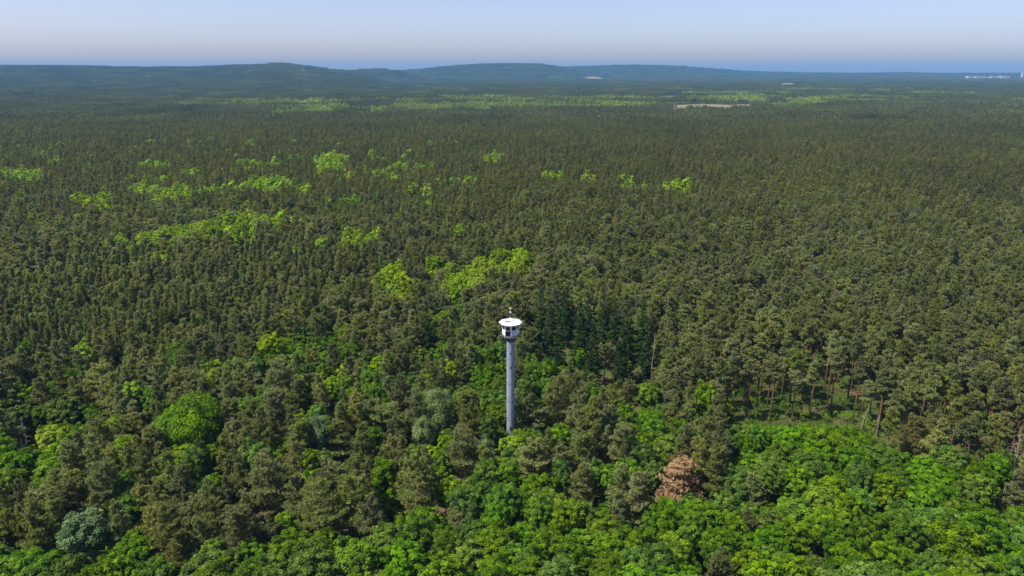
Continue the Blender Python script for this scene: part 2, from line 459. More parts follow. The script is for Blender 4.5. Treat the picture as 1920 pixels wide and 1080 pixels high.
# lighter builds of the same trees for the mid distance
PINES_M, YOUNG_M, BROAD_M, BRIGHT_M = [], [], [], []
for i in range(6):
    H = rs.uniform(17.5, 20.5); R = rs.uniform(2.9, 3.6); k = f"mid_pine_{i}"
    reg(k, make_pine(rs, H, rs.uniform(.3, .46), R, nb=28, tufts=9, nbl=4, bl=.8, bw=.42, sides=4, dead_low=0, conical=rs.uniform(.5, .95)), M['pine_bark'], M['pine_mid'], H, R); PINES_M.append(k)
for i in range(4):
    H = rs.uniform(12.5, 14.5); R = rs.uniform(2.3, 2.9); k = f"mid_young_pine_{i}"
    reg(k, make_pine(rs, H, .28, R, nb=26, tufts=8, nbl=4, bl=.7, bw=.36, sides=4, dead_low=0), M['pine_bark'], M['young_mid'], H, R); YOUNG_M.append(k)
for i in range(4):
    H = rs.uniform(14, 17); R = rs.uniform(4, 5); k = f"mid_broad_{i}"
    gs = make_broad(rs, H, .2, R, nclump=30, nleaf=34, leaf=.95, sides=4)
    reg(k, gs, M['grey_bark'], M['leaf'], H, R); BROAD_M.append(k)
    reg(k + "b", gs, M['grey_bark'], M['bright'], H, R); BRIGHT_M.append(k + "b")

# blocks of far forest
def block(size, spacing, maker, mats, key, rs, nvar=4):
    src = [maker(rs) for _ in range(nvar)]
    g = Geo()
    n = int(size / spacing)
    for a in range(n):
        for b in range(n):
            if rs.rand() < .06: continue
            p = ((a + .5 + rs.uniform(-.42, .42)) * spacing - size / 2, (b + .5 + rs.uniform(-.42, .42)) * spacing - size / 2, 0)
            for q in src[rs.randint(nvar)]:
                if q.v: g.merge(q, p, rs.uniform(0, 6.28), rs.uniform(.78, 1.15), rs.uniform(-.28, .28))
    PROTO[key] = dict(joined=g.mesh(key, mats), H=18, R=size / 2)
far_pine = lambda rs: make_pine(rs, rs.uniform(16, 20), .4, rs.uniform(2.6, 3.4), nb=14, tufts=3, nbl=2, bl=1.5, bw=.9, stems=False)
far_broad = lambda rs: make_broad(rs, rs.uniform(14, 18), .15, rs.uniform(4, 5.2), nclump=16, nleaf=6, leaf=2.0, stems=False)
vfar_pine = lambda rs: make_pine(rs, rs.uniform(16, 20), .3, rs.uniform(3, 3.6), nb=8, tufts=2, nbl=1, bl=2.4, bw=1.8, stems=False)
vfar_broad = lambda rs: make_broad(rs, rs.uniform(14, 18), .15, rs.uniform(4, 5.2), nclump=9, nleaf=3, leaf=3.2, stems=False)
PB, BB, PV, BV = [], [], [], []
for i in range(5):
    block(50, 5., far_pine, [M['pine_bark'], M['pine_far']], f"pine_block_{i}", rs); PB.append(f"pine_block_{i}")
for i in range(3):
    block(50, 7.2, far_broad, [M['grey_bark'], M['leaf_far']], f"broad_block_{i}", rs); BB.append(f"broad_block_{i}")
for i in range(3):
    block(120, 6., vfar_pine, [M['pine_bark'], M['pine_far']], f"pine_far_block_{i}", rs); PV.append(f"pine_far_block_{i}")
for i in range(2):
    block(120, 8., vfar_broad, [M['grey_bark'], M['leaf_far']], f"broad_far_block_{i}", rs); BV.append(f"broad_far_block_{i}")

# ------------------------------------------------------------------ terrain
RIDGES = [  # distance, half depth, ridge line as photo pixels
    (5700, 1500, [(-700, 136), (-300, 125), (0, 123.5), (140, 124), (250, 126.5), (380, 126.5), (450, 122.5), (485, 122), (520, 119), (560, 122.5), (615, 130.5), (680, 138), (740, 160)]),
    (6500, 450, [(600, 150), (640, 136), (680, 129.5), (720, 130), (750, 135), (800, 150)]),
    (8400, 1200, [(560, 170), (700, 134), (770, 132), (820, 127), (870, 122), (950, 119), (1010, 120), (1045, 125), (1080, 131), (1130, 140), (1200, 165)]),
    (9900, 1300, [(560, 140), (625, 131.5), (660, 132), (800, 134), (1000, 128), (1060, 126), (1130, 123.5), (1190, 122), (1270, 124), (1340, 129.5), (1400, 134), (1500, 136.5), (1600, 137.4), (1800, 137.6), (2300, 138)]),
    (12900, 500, [(1300, 138.5), (1500, 137.5), (1640, 137), (1690, 135.3), (1740, 137), (1960, 137.4), (2400, 137.6)]),
]
def terrain(x, y, which=None):
    x = np.asarray(x, float); y = np.asarray(y, float)
    px = 960 + F * x / np.maximum(y * CP + CAM_H * SP, 1)
    z = np.zeros(np.broadcast(x, y).shape)
    for k, (D, w, pts) in enumerate(RIDGES):
        if which is not None and k != which: continue
        a = np.array(pts, float)
        py = np.interp(px, a[:, 0], a[:, 1])
        top = np.maximum(0, CAM_H - D / (CP - (py - 540) / F * SP) * (SP + (py - 540) / F * CP) - 16)
        z = np.maximum(z, top * np.exp(-((y - D) / w) ** 2))
    return np.where(z < 3, 0, z)

def grid_mesh(name, xs, ys, zf, mat):
    X, Y = np.meshgrid(xs, ys, indexing='ij')
    Z = zf(X, Y)
    n, m = X.shape
    i, j = np.meshgrid(np.arange(n - 1), np.arange(m - 1), indexing='ij')
    a = i * m + j
    g = Geo(); g.add(np.stack([X, Y, Z], -1).reshape(-1, 3), np.stack([a, a + m, a + m + 1, a + 1], -1).reshape(-1, 4), 0, .5)
    me = g.mesh(name, [mat])
    me.polygons.foreach_set('use_smooth', np.ones(len(me.polygons), bool))
    return me

def prop(o, label=None, cat=None, group=None, kind=None):
    if label: o['label'] = label
    if cat: o['category'] = cat
    if group: o['group'] = group
    if kind: o['kind'] = kind
    return o

def link(name, data, parent=None, loc=None, rot=None):
    o = bpy.data.objects.new(name, data); COL.objects.link(o)
    if parent is not None: o.parent = parent
    if loc is not None: o.location = loc
    if rot is not None: o.rotation_euler = rot
    return o

def ground_mat():
    m = bpy.data.materials.new("forest_floor")
    t, N, L = nodes(m)
    g = N("ShaderNodeNewGeometry")
    n1 = N("ShaderNodeTexNoise"); n1.inputs['Scale'].default_value = .09; n1.inputs['Detail'].default_value = 6
    n2 = N("ShaderNodeTexNoise"); n2.inputs['Scale'].default_value = 1.3; n2.inputs['Detail'].default_value = 8; n2.inputs['Roughness'].default_value = .7
    for n in (n1, n2): L(g.outputs['Position'], n.inputs['Vector'])
    cr = N("ShaderNodeValToRGB"); e = cr.color_ramp.elements
    e[0].position = .46; e[0].color = (.045, .075, .014, 1); e[1].position = .66; e[1].color = (.14, .088, .055, 1)
    k = e.new(.55); k.color = (.085, .075, .03, 1)
    ad = N("ShaderNodeMath"); ad.operation = 'MULTIPLY_ADD'; ad.inputs[1].default_value = .45
    sb = N("ShaderNodeMath"); sb.operation = 'MULTIPLY_ADD'; sb.inputs[1].default_value = .75; sb.inputs[2].default_value = -.10
    L(n1.outputs[0], sb.inputs[0]); L(n2.outputs[0], ad.inputs[0]); L(sb.outputs[0], ad.inputs[2]); L(ad.outputs[0], cr.inputs[0])
    # far away only the colour of the woodland that covers it
    sx = N("ShaderNodeSeparateXYZ"); L(g.outputs['Position'], sx.inputs[0])
    r = N("ShaderNodeMapRange"); r.inputs['From Min'].default_value = 2500; r.inputs['From Max'].default_value = 6000; L(sx.outputs[1], r.inputs[0])
    n3 = N("ShaderNodeTexNoise"); n3.inputs['Scale'].default_value = .004; n3.inputs['Detail'].default_value = 8; L(g.outputs['Position'], n3.inputs['Vector'])
    c3 = N("ShaderNodeValToRGB"); f = c3.color_ramp.elements
    f[0].position = .35; f[0].color = (.022, .032, .014, 1); f[1].position = .7; f[1].color = (.05, .07, .028, 1); L(n3.outputs[0], c3.inputs[0])
    mx = N("ShaderNodeMix"); mx.data_type = 'RGBA'; L(r.outputs[0], mx.inputs[0]); L(cr.outputs[0], mx.inputs[6]); L(c3.outputs[0], mx.inputs[7])
    b = N("ShaderNodeBsdfPrincipled"); b.inputs['Roughness'].default_value = .95; b.inputs['Specular IOR Level'].default_value = .05
    o = N("ShaderNodeOutputMaterial"); L(mx.outputs[2], b.inputs['Base Color']); L(b.outputs[0], o.inputs[0])
    return m
GM = ground_mat()
xs = np.concatenate([[-22000, -12000, -6000, -2500], np.linspace(-1000, 1000, 81), [2500, 6000, 12000, 22000]])
ys = np.concatenate([[-1500, -500, 0], np.linspace(60, 700, 65), [1000, 1800, 3000, 5000, 8000, 9500, 11500, 14000]])
o = link("ground", grid_mesh("ground", xs, ys, lambda X, Y: np.where((Y < 700) & (Y > 70), .35 * (noise(X + 3000, Y, 14.) - .5), 0), GM))
prop(o, kind='structure')
hill_names = [("low wooded range on the left of the horizon with a flat crest"), ("small knoll with a sparse top between two wooded ranges"),
              ("dark wooded hill with a broad top at the middle of the horizon"), ("long blue ridge with a mast behind the middle hill"),
              ("faint distant rise on the flat horizon at right")]
for k, (D, w, pts) in enumerate(RIDGES):
    x0, x1 = pts[0][0], pts[-1][0]
    pxs = np.linspace(x0, x1, 140)
    yy = np.linspace(D - 2.2 * w, min(D + 2.2 * w, 13950), 50)
    PX, YY = np.meshgrid(pxs, yy, indexing='ij')
    XX = (PX - 960) / F * (YY * CP + CAM_H * SP)
    Z = terrain(XX, YY, k)
    # crowns of the woods make the crest uneven
    Z = Z + np.where(Z > 10, 8 * (noise(XX + 90000, YY, 180.) - .5), 0)
    Z = np.where(Z <= 0, -0.8, Z)
    n, m = XX.shape
    i, j = np.meshgrid(np.arange(n - 1), np.arange(m - 1), indexing='ij'); a = i * m + j
    g = Geo(); g.add(np.stack([XX, YY, Z], -1).reshape(-1, 3), np.stack([a, a + m, a + m + 1, a + 1], -1).reshape(-1, 4), 0, .5)
    me = g.mesh("hill", [GM]); me.polygons.foreach_set('use_smooth', np.ones(len(me.polygons), bool))
    prop(link("hill", me), label=hill_names[k], kind='structure')

# meadow strips and sand pit
def strip(name, poly, z, mat, label=None, th=None):
    g = Geo(); ym = sum(q[1] for q in poly) / len(poly); P = np.array([at(x, y, 18 if y > ym else 0) for x, y in poly]); P[:, 2] = z if th is None else [float(terrain(p[0], p[1])) + z for p in P]
    g.add(P, np.arange(len(P))[None], 0, .5)
    return prop(link(name, g.mesh(name, [mat])), label=label, kind='structure')
M['meadow'] = plain("dry_meadow", (.20, .175, .09), .9, spec=.1, noise_amt=.3, scale=.01)
M['field'] = plain("pale_field", (.11, .12, .06), .9, spec=.1, noise_amt=.3, scale=.01)
M['sand'] = plain("sand", (.26, .20, .16), .9, spec=.1, noise_amt=.2, scale=.02)
MEADOWS = [[(1228, 198.9), (1262, 199.7), (1300, 199.1), (1345, 199.9), (1385, 198.9), (1432, 199.1), (1420, 196.6), (1392, 195.8), (1350, 196.4), (1318, 194.9), (1286, 196.0), (1255, 196.8)], [(1216, 181.6), (1242, 182.2), (1284, 181.7), (1276, 179.8), (1248, 179.3), (1226, 180.1)]]
strip("meadow", MEADOWS[0], .05, M['meadow'], "dry tan meadow strip between belts of trees")
strip("field", MEADOWS[1], .05, M['field'], "pale field behind the meadow")

# ------------------------------------------------------------------ which tree grows where, outlined on the canopy of the photo
Z_GROVE = [  # green broadleaf wood in front
    [(-150, 1020), (60, 1000), (150, 965), (215, 980), (300, 1010), (420, 985), (470, 960), (545, 985), (640, 1010), (700, 965), (790, 945), (860, 930), (905, 860), (925, 815), (985, 815), (1010, 880), (1090, 890),
     (1110, 950), (1160, 955), (1210, 900), (1300, 905), (1330, 900), (1390, 860), (1400, 815), (1480, 800), (1600, 810), (1690, 830), (1760, 815), (1860, 825), (1900, 880), (2100, 880), (2100, 1300), (-150, 1300)],
    [(-150, 880), (-20, 830), (70, 800), (130, 790), (140, 830), (110, 880), (60, 900), (20, 930), (-150, 960)],
    [(60, 745), (160, 735), (195, 765), (170, 795), (100, 790)],
    [(1160, 735), (1240, 730), (1260, 770), (1260, 850), (1210, 890), (1175, 860), (1180, 790)],
    [(885, 640), (945, 640), (945, 800), (905, 790), (880, 740)],
    [(975, 670), (1030, 660), (1040, 700), (1000, 760), (970, 800)],
    [(-100, 1000), (30, 980), (60, 1000), (-100, 1100)],
]
Z_MIX = [  # broadleaf trees scattered between pines (outline, share)
    ([(500, 640), (540, 612), (590, 602), (640, 606), (645, 640), (560, 665), (525, 690)], .85),
    ([(500, 640), (620, 600), (650, 640), (720, 690), (720, 720), (640, 720), (540, 680)], .6),
    ([(360, 660), (500, 650), (500, 700), (380, 710)], .5),
    ([(20, 740), (200, 735), (200, 800), (20, 800)], .4),
    ([(740, 690), (800, 690), (800, 730), (740, 730)], .6),
    ([(800, 560), (900, 545), (900, 610), (840, 640), (800, 620)], .45),
    ([(1020, 840), (1180, 830), (1200, 900), (1100, 960), (1020, 880)], .4),
    ([(-100, 640), (300, 640), (900, 640), (900, 900), (300, 900), (-100, 900)], .26),
    ([(-100, 880), (700, 880), (700, 1000), (-100, 1000)], .14),
    ([(960, 700), (1400, 700), (1400, 860), (960, 860)], .12),
    ([(700, 470), (1010, 470), (1010, 600), (700, 600)], .06),
]
Z_BRIGHT = [
    ([(180, 462), (230, 448), (300, 435), (400, 415), (500, 402), (570, 408), (572, 420), (500, 430), (470, 447), (400, 446), (300, 460), (230, 466)], .98),
    ([(640, 435), (715, 438), (690, 462), (650, 466)], .8),
    ([(285, 470), (310, 470), (305, 484), (285, 482)], .9),
    ([(510, 460), (560, 465), (560, 476), (515, 474)], .6), ([(585, 452), (605, 452), (605, 464), (585, 464)], .8),
    ([(238, 350), (300, 352), (360, 356), (362, 378), (300, 376), (260, 374)], .95),
    ([(362, 358), (430, 350), (440, 358), (370, 368)], .6),
    ([(430, 352), (480, 338), (545, 344), (560, 356), (500, 362), (440, 362)], .95),
    ([(125, 372), (205, 368), (205, 386), (150, 386)], .75),
    ([(0, 325), (40, 322), (90, 332), (85, 345), (20, 343)], .85),
    ([(585, 300), (620, 288), (655, 296), (640, 322), (600, 328)], .8),
    ([(640, 296), (820, 300), (815, 332), (680, 345), (640, 325)], .28),
    ([(480, 300), (510, 298), (550, 310), (500, 330), (455, 332)], .35),
    ([(262, 308), (318, 308), (318, 320), (262, 320)], .7),
    ([(995, 331), (1060, 324), (1130, 335), (1120, 340), (1060, 333), (1000, 337)], .62),
    ([(1150, 336), (1235, 340), (1235, 352), (1150, 346)], .3),
    ([(1232, 343), (1290, 347), (1318, 354), (1310, 360), (1240, 352)], .8),
    ([(905, 293), (945, 293), (940, 306), (905, 306)], .7),
    ([(860, 426), (900, 428), (895, 442), (865, 442)], .7),
    ([(700, 512), (745, 508), (770, 525), (765, 560), (740, 560)], .8),
    ([(830, 520), (900, 480), (1000, 470), (1005, 500), (930, 520), (880, 548), (835, 555)], .8),
    ([(800, 488), (850, 492), (850, 510), (800, 508)], .6),
]
Z_FARBROAD = [
    ([(330, 190), (420, 184), (560, 187), (700, 184), (780, 186), (780, 192), (640, 194), (480, 197), (340, 197)], .62),
    ([(520, 200), (640, 197), (780, 196), (900, 193), (905, 204), (760, 207), (640, 213), (540, 212)], .8),
    ([(400, 204), (470, 202), (480, 210), (410, 211)], .7),
    ([(820, 181), (900, 179), (1010, 184), (1010, 190), (840, 189)], .85),
    ([(850, 193), (1010, 193), (1120, 190), (1235, 190), (1240, 201), (1000, 202), (850, 202)], .92),
    ([(1010, 183), (1120, 180), (1215, 184), (1215, 187), (1100, 188), (1020, 187)], .6),
    ([(1285, 181), (1400, 177), (1450, 180), (1450, 191), (1380, 193), (1285, 190)], .92),
    ([(1440, 186), (1600, 180), (1700, 183), (1690, 188), (1500, 193)], .7),
    ([(-100, 178), (340, 182), (340, 190), (-100, 190)], .10),
    ([(700, 163), (1000, 166), (1300, 163), (1300, 169), (1000, 172), (700, 169)], .38),
    ([(1290, 170), (1500, 166), (1700, 167), (1920, 172), (1920, 177), (1600, 176), (1290, 177)], .5),
    ([(1700, 180), (1860, 183), (1860, 188), (1720, 187)], .4),
    ([(1460, 191), (1540, 190), (1530, 199), (1460, 199)], .9),
]
Z_YOUNG = [(-200, 655), (120, 640), (300, 650), (430, 620), (560, 590), (700, 560), (740, 500), (700, 455), (560, 440), (300, 470), (-200, 500)]
Z_YOUNG2 = [(800, 480), (1010, 440), (1200, 400), (1500, 360), (1000, 330), (600, 370), (570, 410), (720, 440)]
Z_TALL = [(1290, 720), (1340, 640), (1480, 600), (1700, 620), (1960, 700), (2100, 760), (2100, 850), (1700, 800), (1400, 760)]
CLEARING = [(1380, 796), (1480, 790), (1610, 798), (1610, 815), (1380, 815)]    # open ground, outlined on the ground

TOWER_Y = 176.8
TOWER_X = (957.3 - 960) / F * (TOWER_Y * CP + (CAM_H - 25) * SP)
# things that must stay in sight: x0, x1, top row, bottom row, distance
GUARDS = [(946, 969, 560, 800, TOWER_Y - .5), (1392, 1485, 690, 795, 189), (1530, 1600, 740, 795, 189)]

# ------------------------------------------------------------------ trees worth singling out
# key, name, category, label, group, px, py (crown centre), z of crown centre, height scale, width scale, short landmark name
SPECIAL = []
def special(px, py, zc, keys, H, R, name, label, lm=None, cat="tree", group=None, guard=True):
    SPECIAL.append(dict(px=px, py=py, zc=zc, keys=keys, H=H, R=R, name=name, label=label, lm=lm, cat=cat, group=group, guard=guard))
rs2 = np.random.RandomState(21)
def own(key, gs, bm, fm, H, R):
    reg(key, gs, bm, fm, H, R); return key
special(1268, 905, 7.8, own("brown_conifer", make_pine(rs2, 13.5, .10, 4.9, nb=95, tufts=30, nbl=7, bl=.42, bw=.16, conical=.38), M['grey_bark'], M['brown'], 13.5, 4.9), 13.5, 4.9,
        "dead_conifer", "dead conifer with dry tan-brown needles standing among green broadleaf trees", "dead brown conifer")
special(352, 797, 12, own("big_round", make_broad(rs2, 18, .22, 8.3, nclump=150, nleaf=170, leaf=.46, clump=1.05, trunk_r=.4), M['grey_bark'], M['big'], 18, 8.3), 18, 8.3,
        "broadleaf_tree", "huge round bright green broadleaf crown, widest among the pines at left", "huge round broadleaf")
special(157, 1003, 11, own("blue_round", make_broad(rs2, 16, .22, 4.6, nclump=64, nleaf=190, leaf=.42), M['grey_bark'], M['bluish'], 16, 4.6), 16, 4.6,
        "broadleaf_tree", "round blue-green broadleaf tree, only silvery crown near the lower left corner", "blue-green round tree")
special(722, 893, 10, own("slim_dark", make_broad(rs2, 16, .1, 3.1, nclump=60, nleaf=150, leaf=.4, clump=1.3), M['grey_bark'], M['leaf'], 16, 3.1), 16, 3.1,
        "broadleaf_tree", "slim dark green broadleaf tree rising alone between dull pines", "slim dark broadleaf")
special(822, 768, 12.5, own("birch_big", make_broad(rs2, 20, .22, 4.7, nclump=70, nleaf=230, leaf=.34, clump=1.25, droop=.8), M['birch_bark'], M['birch'], 20, 4.7), 20, 4.7,
        "birch_tree", "large pale grey-green birch with drooping twigs, left of the tower foot", "large pale birch")
special(795, 808, 10, own("birch_low", make_broad(rs2, 15, .2, 3.4, nclump=46, nleaf=200, leaf=.34, clump=1.3, droop=.9), M['birch_bark'], M['birch'], 15, 3.4), 15, 3.4,
        "birch_tree", "smaller yellow-green birch directly in front of the large pale birch", None)
special(596, 808, 12, own("birch_slim", make_broad(rs2, 18, .25, 3.0, nclump=44, nleaf=190, leaf=.34, clump=1.3, droop=.7), M['birch_bark'], M['bluish'], 18, 3.0), 18, 3.0,
        "birch_tree", "slender blue-green birch alone among olive pines", "slender blue-green birch")
special(905, 842, 9, own("birch_young", make_broad(rs2, 13, .2, 3.2, nclump=40, nleaf=200, leaf=.33, clump=1.3, droop=.7), M['birch_bark'], M['birch'], 13, 3.2), 13, 3.2,
        "birch_tree", "young soft green birch just left of the tower foot", None, guard=False)
special(1716, 812, 8, own("gold_pine", make_pine(rs2, 13, .18, 4.4, nb=70, tufts=28, conical=.5), M['pine_bark'], M['gold'], 13, 4.4), 13, 4.4,
        "pine_tree", "broad golden olive pine at the far edge of the broadleaf grove", "golden olive pine")
special(600, 955, 12, own("lone_pine", make_pine(rs2, 19, .38, 6.0, nb=64, tufts=36, conical=.6, trunk_r=.26), M['pine_bark'], M['pine'], 19, 6.0), 19, 6.0,
        "pine_tree", "wide lone pine with a bare reddish trunk at the grove edge", "wide lone pine")
special(1092, 912, 9, own("grove_pine", make_pine(rs2, 15, .22, 4.2, nb=66, tufts=28, conical=.7), M['pine_bark'], M['pine'], 15, 4.2), 15, 4.2,
        "pine_tree", "rounded grey-brown pine surrounded by green broadleaf trees, left of the dead conifer", "rounded grey-brown pine")
special(1412, 916, 9, own("grove_pine_small", make_pine(rs2, 13, .3, 2.9, nb=50, tufts=24, conical=.6), M['pine_bark'], M['pine'], 13, 2.9), 13, 2.9,
        "pine_tree", "small dull pine sticking out of the grove right of the dead conifer", "small dull pine")
special(1905, 925, 9, "pine_3", 15, 3.4, "pine_tree", "dull brown pine at the right border inside the broadleaf grove", "dull pine at the right border")
special(120, 762, 12, "broad_2", 15, 5.0, "broadleaf_tree", "fresh green broadleaf tree behind the long broadleaf strip at left", "fresh green broadleaf at left")
special(860, 690, 13, "pine_4", 20, 3.6, "pine_tree", "tall dense dark pine behind the large pale birch", "tall dense pine")
special(1000, 775, 11, "pine_6", 16.5, 4.4, "pine_tree", "dense dark pine right of the tower, its crown touching the lower shaft", "dense pine beside the shaft")
special(1212, 742, 10, "broad_1", 15, 4.4, "broadleaf_tree", "fresh green broadleaf crown wedged between pines behind the dead conifer", "fresh green broadleaf")
special(960, 838, 7, "broad_4b", 10.5, 4.2, "broadleaf_tree", "low bright broadleaf directly before the tower foot hiding its base", "low broadleaf at the tower foot", guard=False)
bare = [(1612, 788, 5.5, 11, .17, 12, 1.4, .17, "pale leaning bare trunk at the edge of the opened pine stand", "pale leaning bare trunk"),
        (1645, 800, 5, 9, -.04, 14, 1.2, .12, "thin bare trunk with stub branches right of the leaning one", None),
        (50, 822, 6, 12, .08, 26, 2.6, .18, "bleached bare tree with forked branches near the left border", "bleached bare tree"),
        (1908, 850, 6, 11, -.05, 40, 4.0, .18, "grey bare tree with spreading twigs near the right border", "grey spreading bare tree"),
        (1222, 668, 12, 19, .02, 8, .9, .12, "tall thin bare trunk standing above pines right of the spruces", "tall thin bare trunk")]
for k, (px, py, zc, H, lean, nb, L0, r0, lab, lm) in enumerate(bare):
    g = make_bare(rs2, H, lean, nb, L0, r0)
    PROTO[f"bare_{k}"] = dict(trunk=g.mesh("bare_trunk", [M['dead_wood']]), crown=None, joined=None, H=H, R=.6)
    special(px, py, zc, f"bare_{k}", H, .6, "dead_tree", lab, lm)
for k, (px, py, lab, lm) in enumerate([
        (1016, 585, "tall dark spruce standing just behind the tower cabin at right", "tall spruce behind the cabin"), (1048, 640, "dark spruce second to the right of the tower shaft", None),
        (1088, 622, "dark spruce in the middle of the spruce group", "middle spruce"), (1112, 655, "front spruce of the dark group right of the tower", None),
        (1150, 615, "slim spruce at the back of the dark group", None), (1178, 640, "broad spruce before the darkest gap of the group", "broad spruce"),
        (1205, 615, "dark spruce at the outer right end of the spruce group", "outer spruce"), (800, 620, "single dark spruce among pines well left of the tower", "single dark spruce"),
        (1062, 585, "slim spruce behind the second one from the tower", None), (1030, 620, "young spruce squeezed between the tower and the second spruce", None),
        (1130, 595, "farthest spruce of the dark group", None), (1165, 665, "lowest spruce at the front right of the dark group", None), (1215, 650, "spruce in front of the outer right spruce", None), (1100, 590, "pointed spruce behind the middle one", None)]):
    special(px, py, 14, SPRUCE[k % 3], 24 + (k % 3), 3.9, "spruce_tree", lab, lm)

TREES = []       # x, y, key, scale_xy, scale_z, rot, species, special index
occ = {}
CELL = 8.
def free(x, y, r, f=.74):
    i, j = int(x // CELL), int(y // CELL)
    for a in range(i - 1, i + 2):
        for b in range(j - 1, j + 2):
            for (u, v, q) in occ.get((a, b), ()):
                if (u - x) ** 2 + (v - y) ** 2 < (f * (q + r)) ** 2: return False
    return True
def take(x, y, r): occ.setdefault((int(x // CELL), int(y // CELL)), []).append((x, y, min(r, 5.4)))

take(TOWER_X, TOWER_Y, 2.2)
for k, s in enumerate(SPECIAL):
    x, y, _ = at(s['px'], s['py'], s['zc'])
    p = PROTO[s['keys']]
    s['x'], s['y'] = x, y
    take(x, y, s['R'] * .85)
    TREES.append((x, y, s['keys'], s['R'] / p['R'], s['H'] / p['H'], (k * 1.7) % 6.28, s['name'], k))
    if s['guard']:
        _, top, d = proj(x, y, s['H'])
        _, low, _ = proj(x, y, s['zc'] * .6)
        w = s['R'] * .8 * F / d
        GUARDS.append((s['px'] - w, s['px'] + w, top, low, y - .5))

clear_w = [at(x, y, 0)[:2] for x, y in CLEARING]
HALF = tan(radians(40))
YMAX = 1300.
ncand = 330000
u = RS.rand(ncand)
cy = np.sqrt(u * (YMAX ** 2 - 70 ** 2) + 70 ** 2)
cx = (RS.rand(ncand) * 2 - 1) * (cy * HALF + 25)
cpx, cpy, cd = proj(cx, cy, 14.)
nz = RS.rand(ncand)
species = np.zeros(ncand, int)          # 0 pine 1 young 2 tall 3 broad 4 bright
species[inpoly(cpx, cpy, Z_YOUNG)] = 1
species[inpoly(cpx, cpy, Z_YOUNG2) & (noise(cx, cy, 60.) > .35)] = 1
species[inpoly(cpx, cpy, Z_TALL)] = 2
far_mask = cpy < 262
species[far_mask & (nz < .012)] = 3
clus = noise(cx + 500, cy, 13.)
mid_l = (cpy < 420) & (cpy > 262) & (cpx < 900)
species[mid_l & (clus > .76)] = 3
species[mid_l & (clus > .87)] = 4
for poly, p in Z_MIX: species[inpoly(cpx, cpy, poly) & (nz < p)] = 3
for poly, p in Z_MIX[:8]: species[inpoly(cpx, cpy, poly) & (nz < p * .22) & (cpx < 960)] = 4
species[(cpy > 480) & (cpx > 1050) & (species == 0) & (nz < .012)] = 3
for poly, p in Z_BRIGHT: species[inpoly(cpx, cpy, poly) & (clus * .75 + .25 * nz < p)] = 4
for poly in Z_GROVE: species[inpoly(cpx, cpy, poly) & (nz < .985)] = 3
grove = np.zeros(ncand, bool)
for poly in Z_GROVE[:2]: grove |= inpoly(cpx, cpy, poly)
in_clear = inpoly(cx, cy, clear_w)
band = (cy > 163) & (cy < 188.5) & (cpx > 1365) & (cpx < 1640)        # the grove's low edge before the opened stand
species[band] = 3
dens = noise(cx, cy, 22.)
near = cy < 330 + 260 * RS.rand(ncand)            # light and full builds of the trees change over gradually
SETS = {0: (PINES, PINES_M), 1: (YOUNG, YOUNG_M), 2: (TALL, PINES_M), 3: (BROAD, BROAD_M), 4: (BRIGHT, BRIGHT_M)}
NAMES = {0: 'pine_tree', 1: 'pine_tree', 2: 'pine_tree', 3: 'broadleaf_tree', 4: 'broadleaf_tree'}
for i in range(ncand):
    if in_clear[i]: continue
    s = species[i]; x, y = cx[i], cy[i]
    ks = SETS[s][0 if near[i] else 1]
    key = ks[int(nz[i] * 9973) % len(ks)]
    p = PROTO[key]
    sc = .78 + .42 * RS.rand() ; sz = .78 + .36 * RS.rand()
    if s == 1: sz *= .92 + .42 * clus[i]; sc *= .80 + .42 * dens[i]
    if s in (0,) and dens[i] < .3: sc *= .82; sz *= .9
    if s == 3 and grove[i]: sz *= .95; sc *= 1.05
    elif s == 3: sc *= .85
    if s == 4 and y > 250: sz *= 1.20; sc *= 1.1
    if s == 0 and grove[i]: sz *= .75; sc *= .8
    R_ = p['R'] * sc
    if not free(x, y, R_, .53 if s in (3, 4) else .50 + .16 * nz[i] if s != 2 else .95 if y < 225 and 1370 < cpx[i] < 1625 else .70): continue
    if y < 330:
        ok = True
        for (x0, x1, yt, yb, gd) in GUARDS:
            if y >= gd: continue
            px, py, d = proj(x, y, p['H'] * sz)
            w = R_ * .75 * F / d
            if px + w > x0 and px - w < x1 and py < yb:
                lim = on_vertical(y, yb + 2)
                if lim > 3.5 and s in (3, 4) and lim / p['H'] > .26:
                    sz = lim / p['H']; sc = min(sc, max(.6, sz * 1.15)); R_ = p['R'] * sc
                else: ok = False; break
        if not ok: continue
    take(x, y, R_)
    TREES.append((x, y, key, sc, sz, RS.rand() * 6.283, NAMES[s], -1))

# ------------------------------------------------------------------ the nearest trees are things, the rest of the wood is stuff
def visible(t):
    p = PROTO[t[2]]
    px, py, d = proj(t[0], t[1], p['H'] * t[4] * .8)
    m = p['R'] * t[3] * .45 * F / d
    return -m < px < 1920 + m and py < 1080 + m * .5
order = sorted(range(len(TREES)), key=lambda i: TREES[i][1])
picked = {'pine_tree': [], 'broadleaf_tree': []}
singles = [i for i in order if TREES[i][7] >= 0]
for i in singles:
    if TREES[i][6] in picked: picked[TREES[i][6]].append(i)
for i in order:
    n = TREES[i][6]
    if TREES[i][7] < 0 and n in picked and len(picked[n]) < 300 and PROTO[TREES[i][2]].get('trunk') and TREES[i][2].find('mid') < 0 and visible(TREES[i]):
        picked[n].append(i)
chosen = set(singles) | set(picked['pine_tree']) | set(picked['broadleaf_tree'])

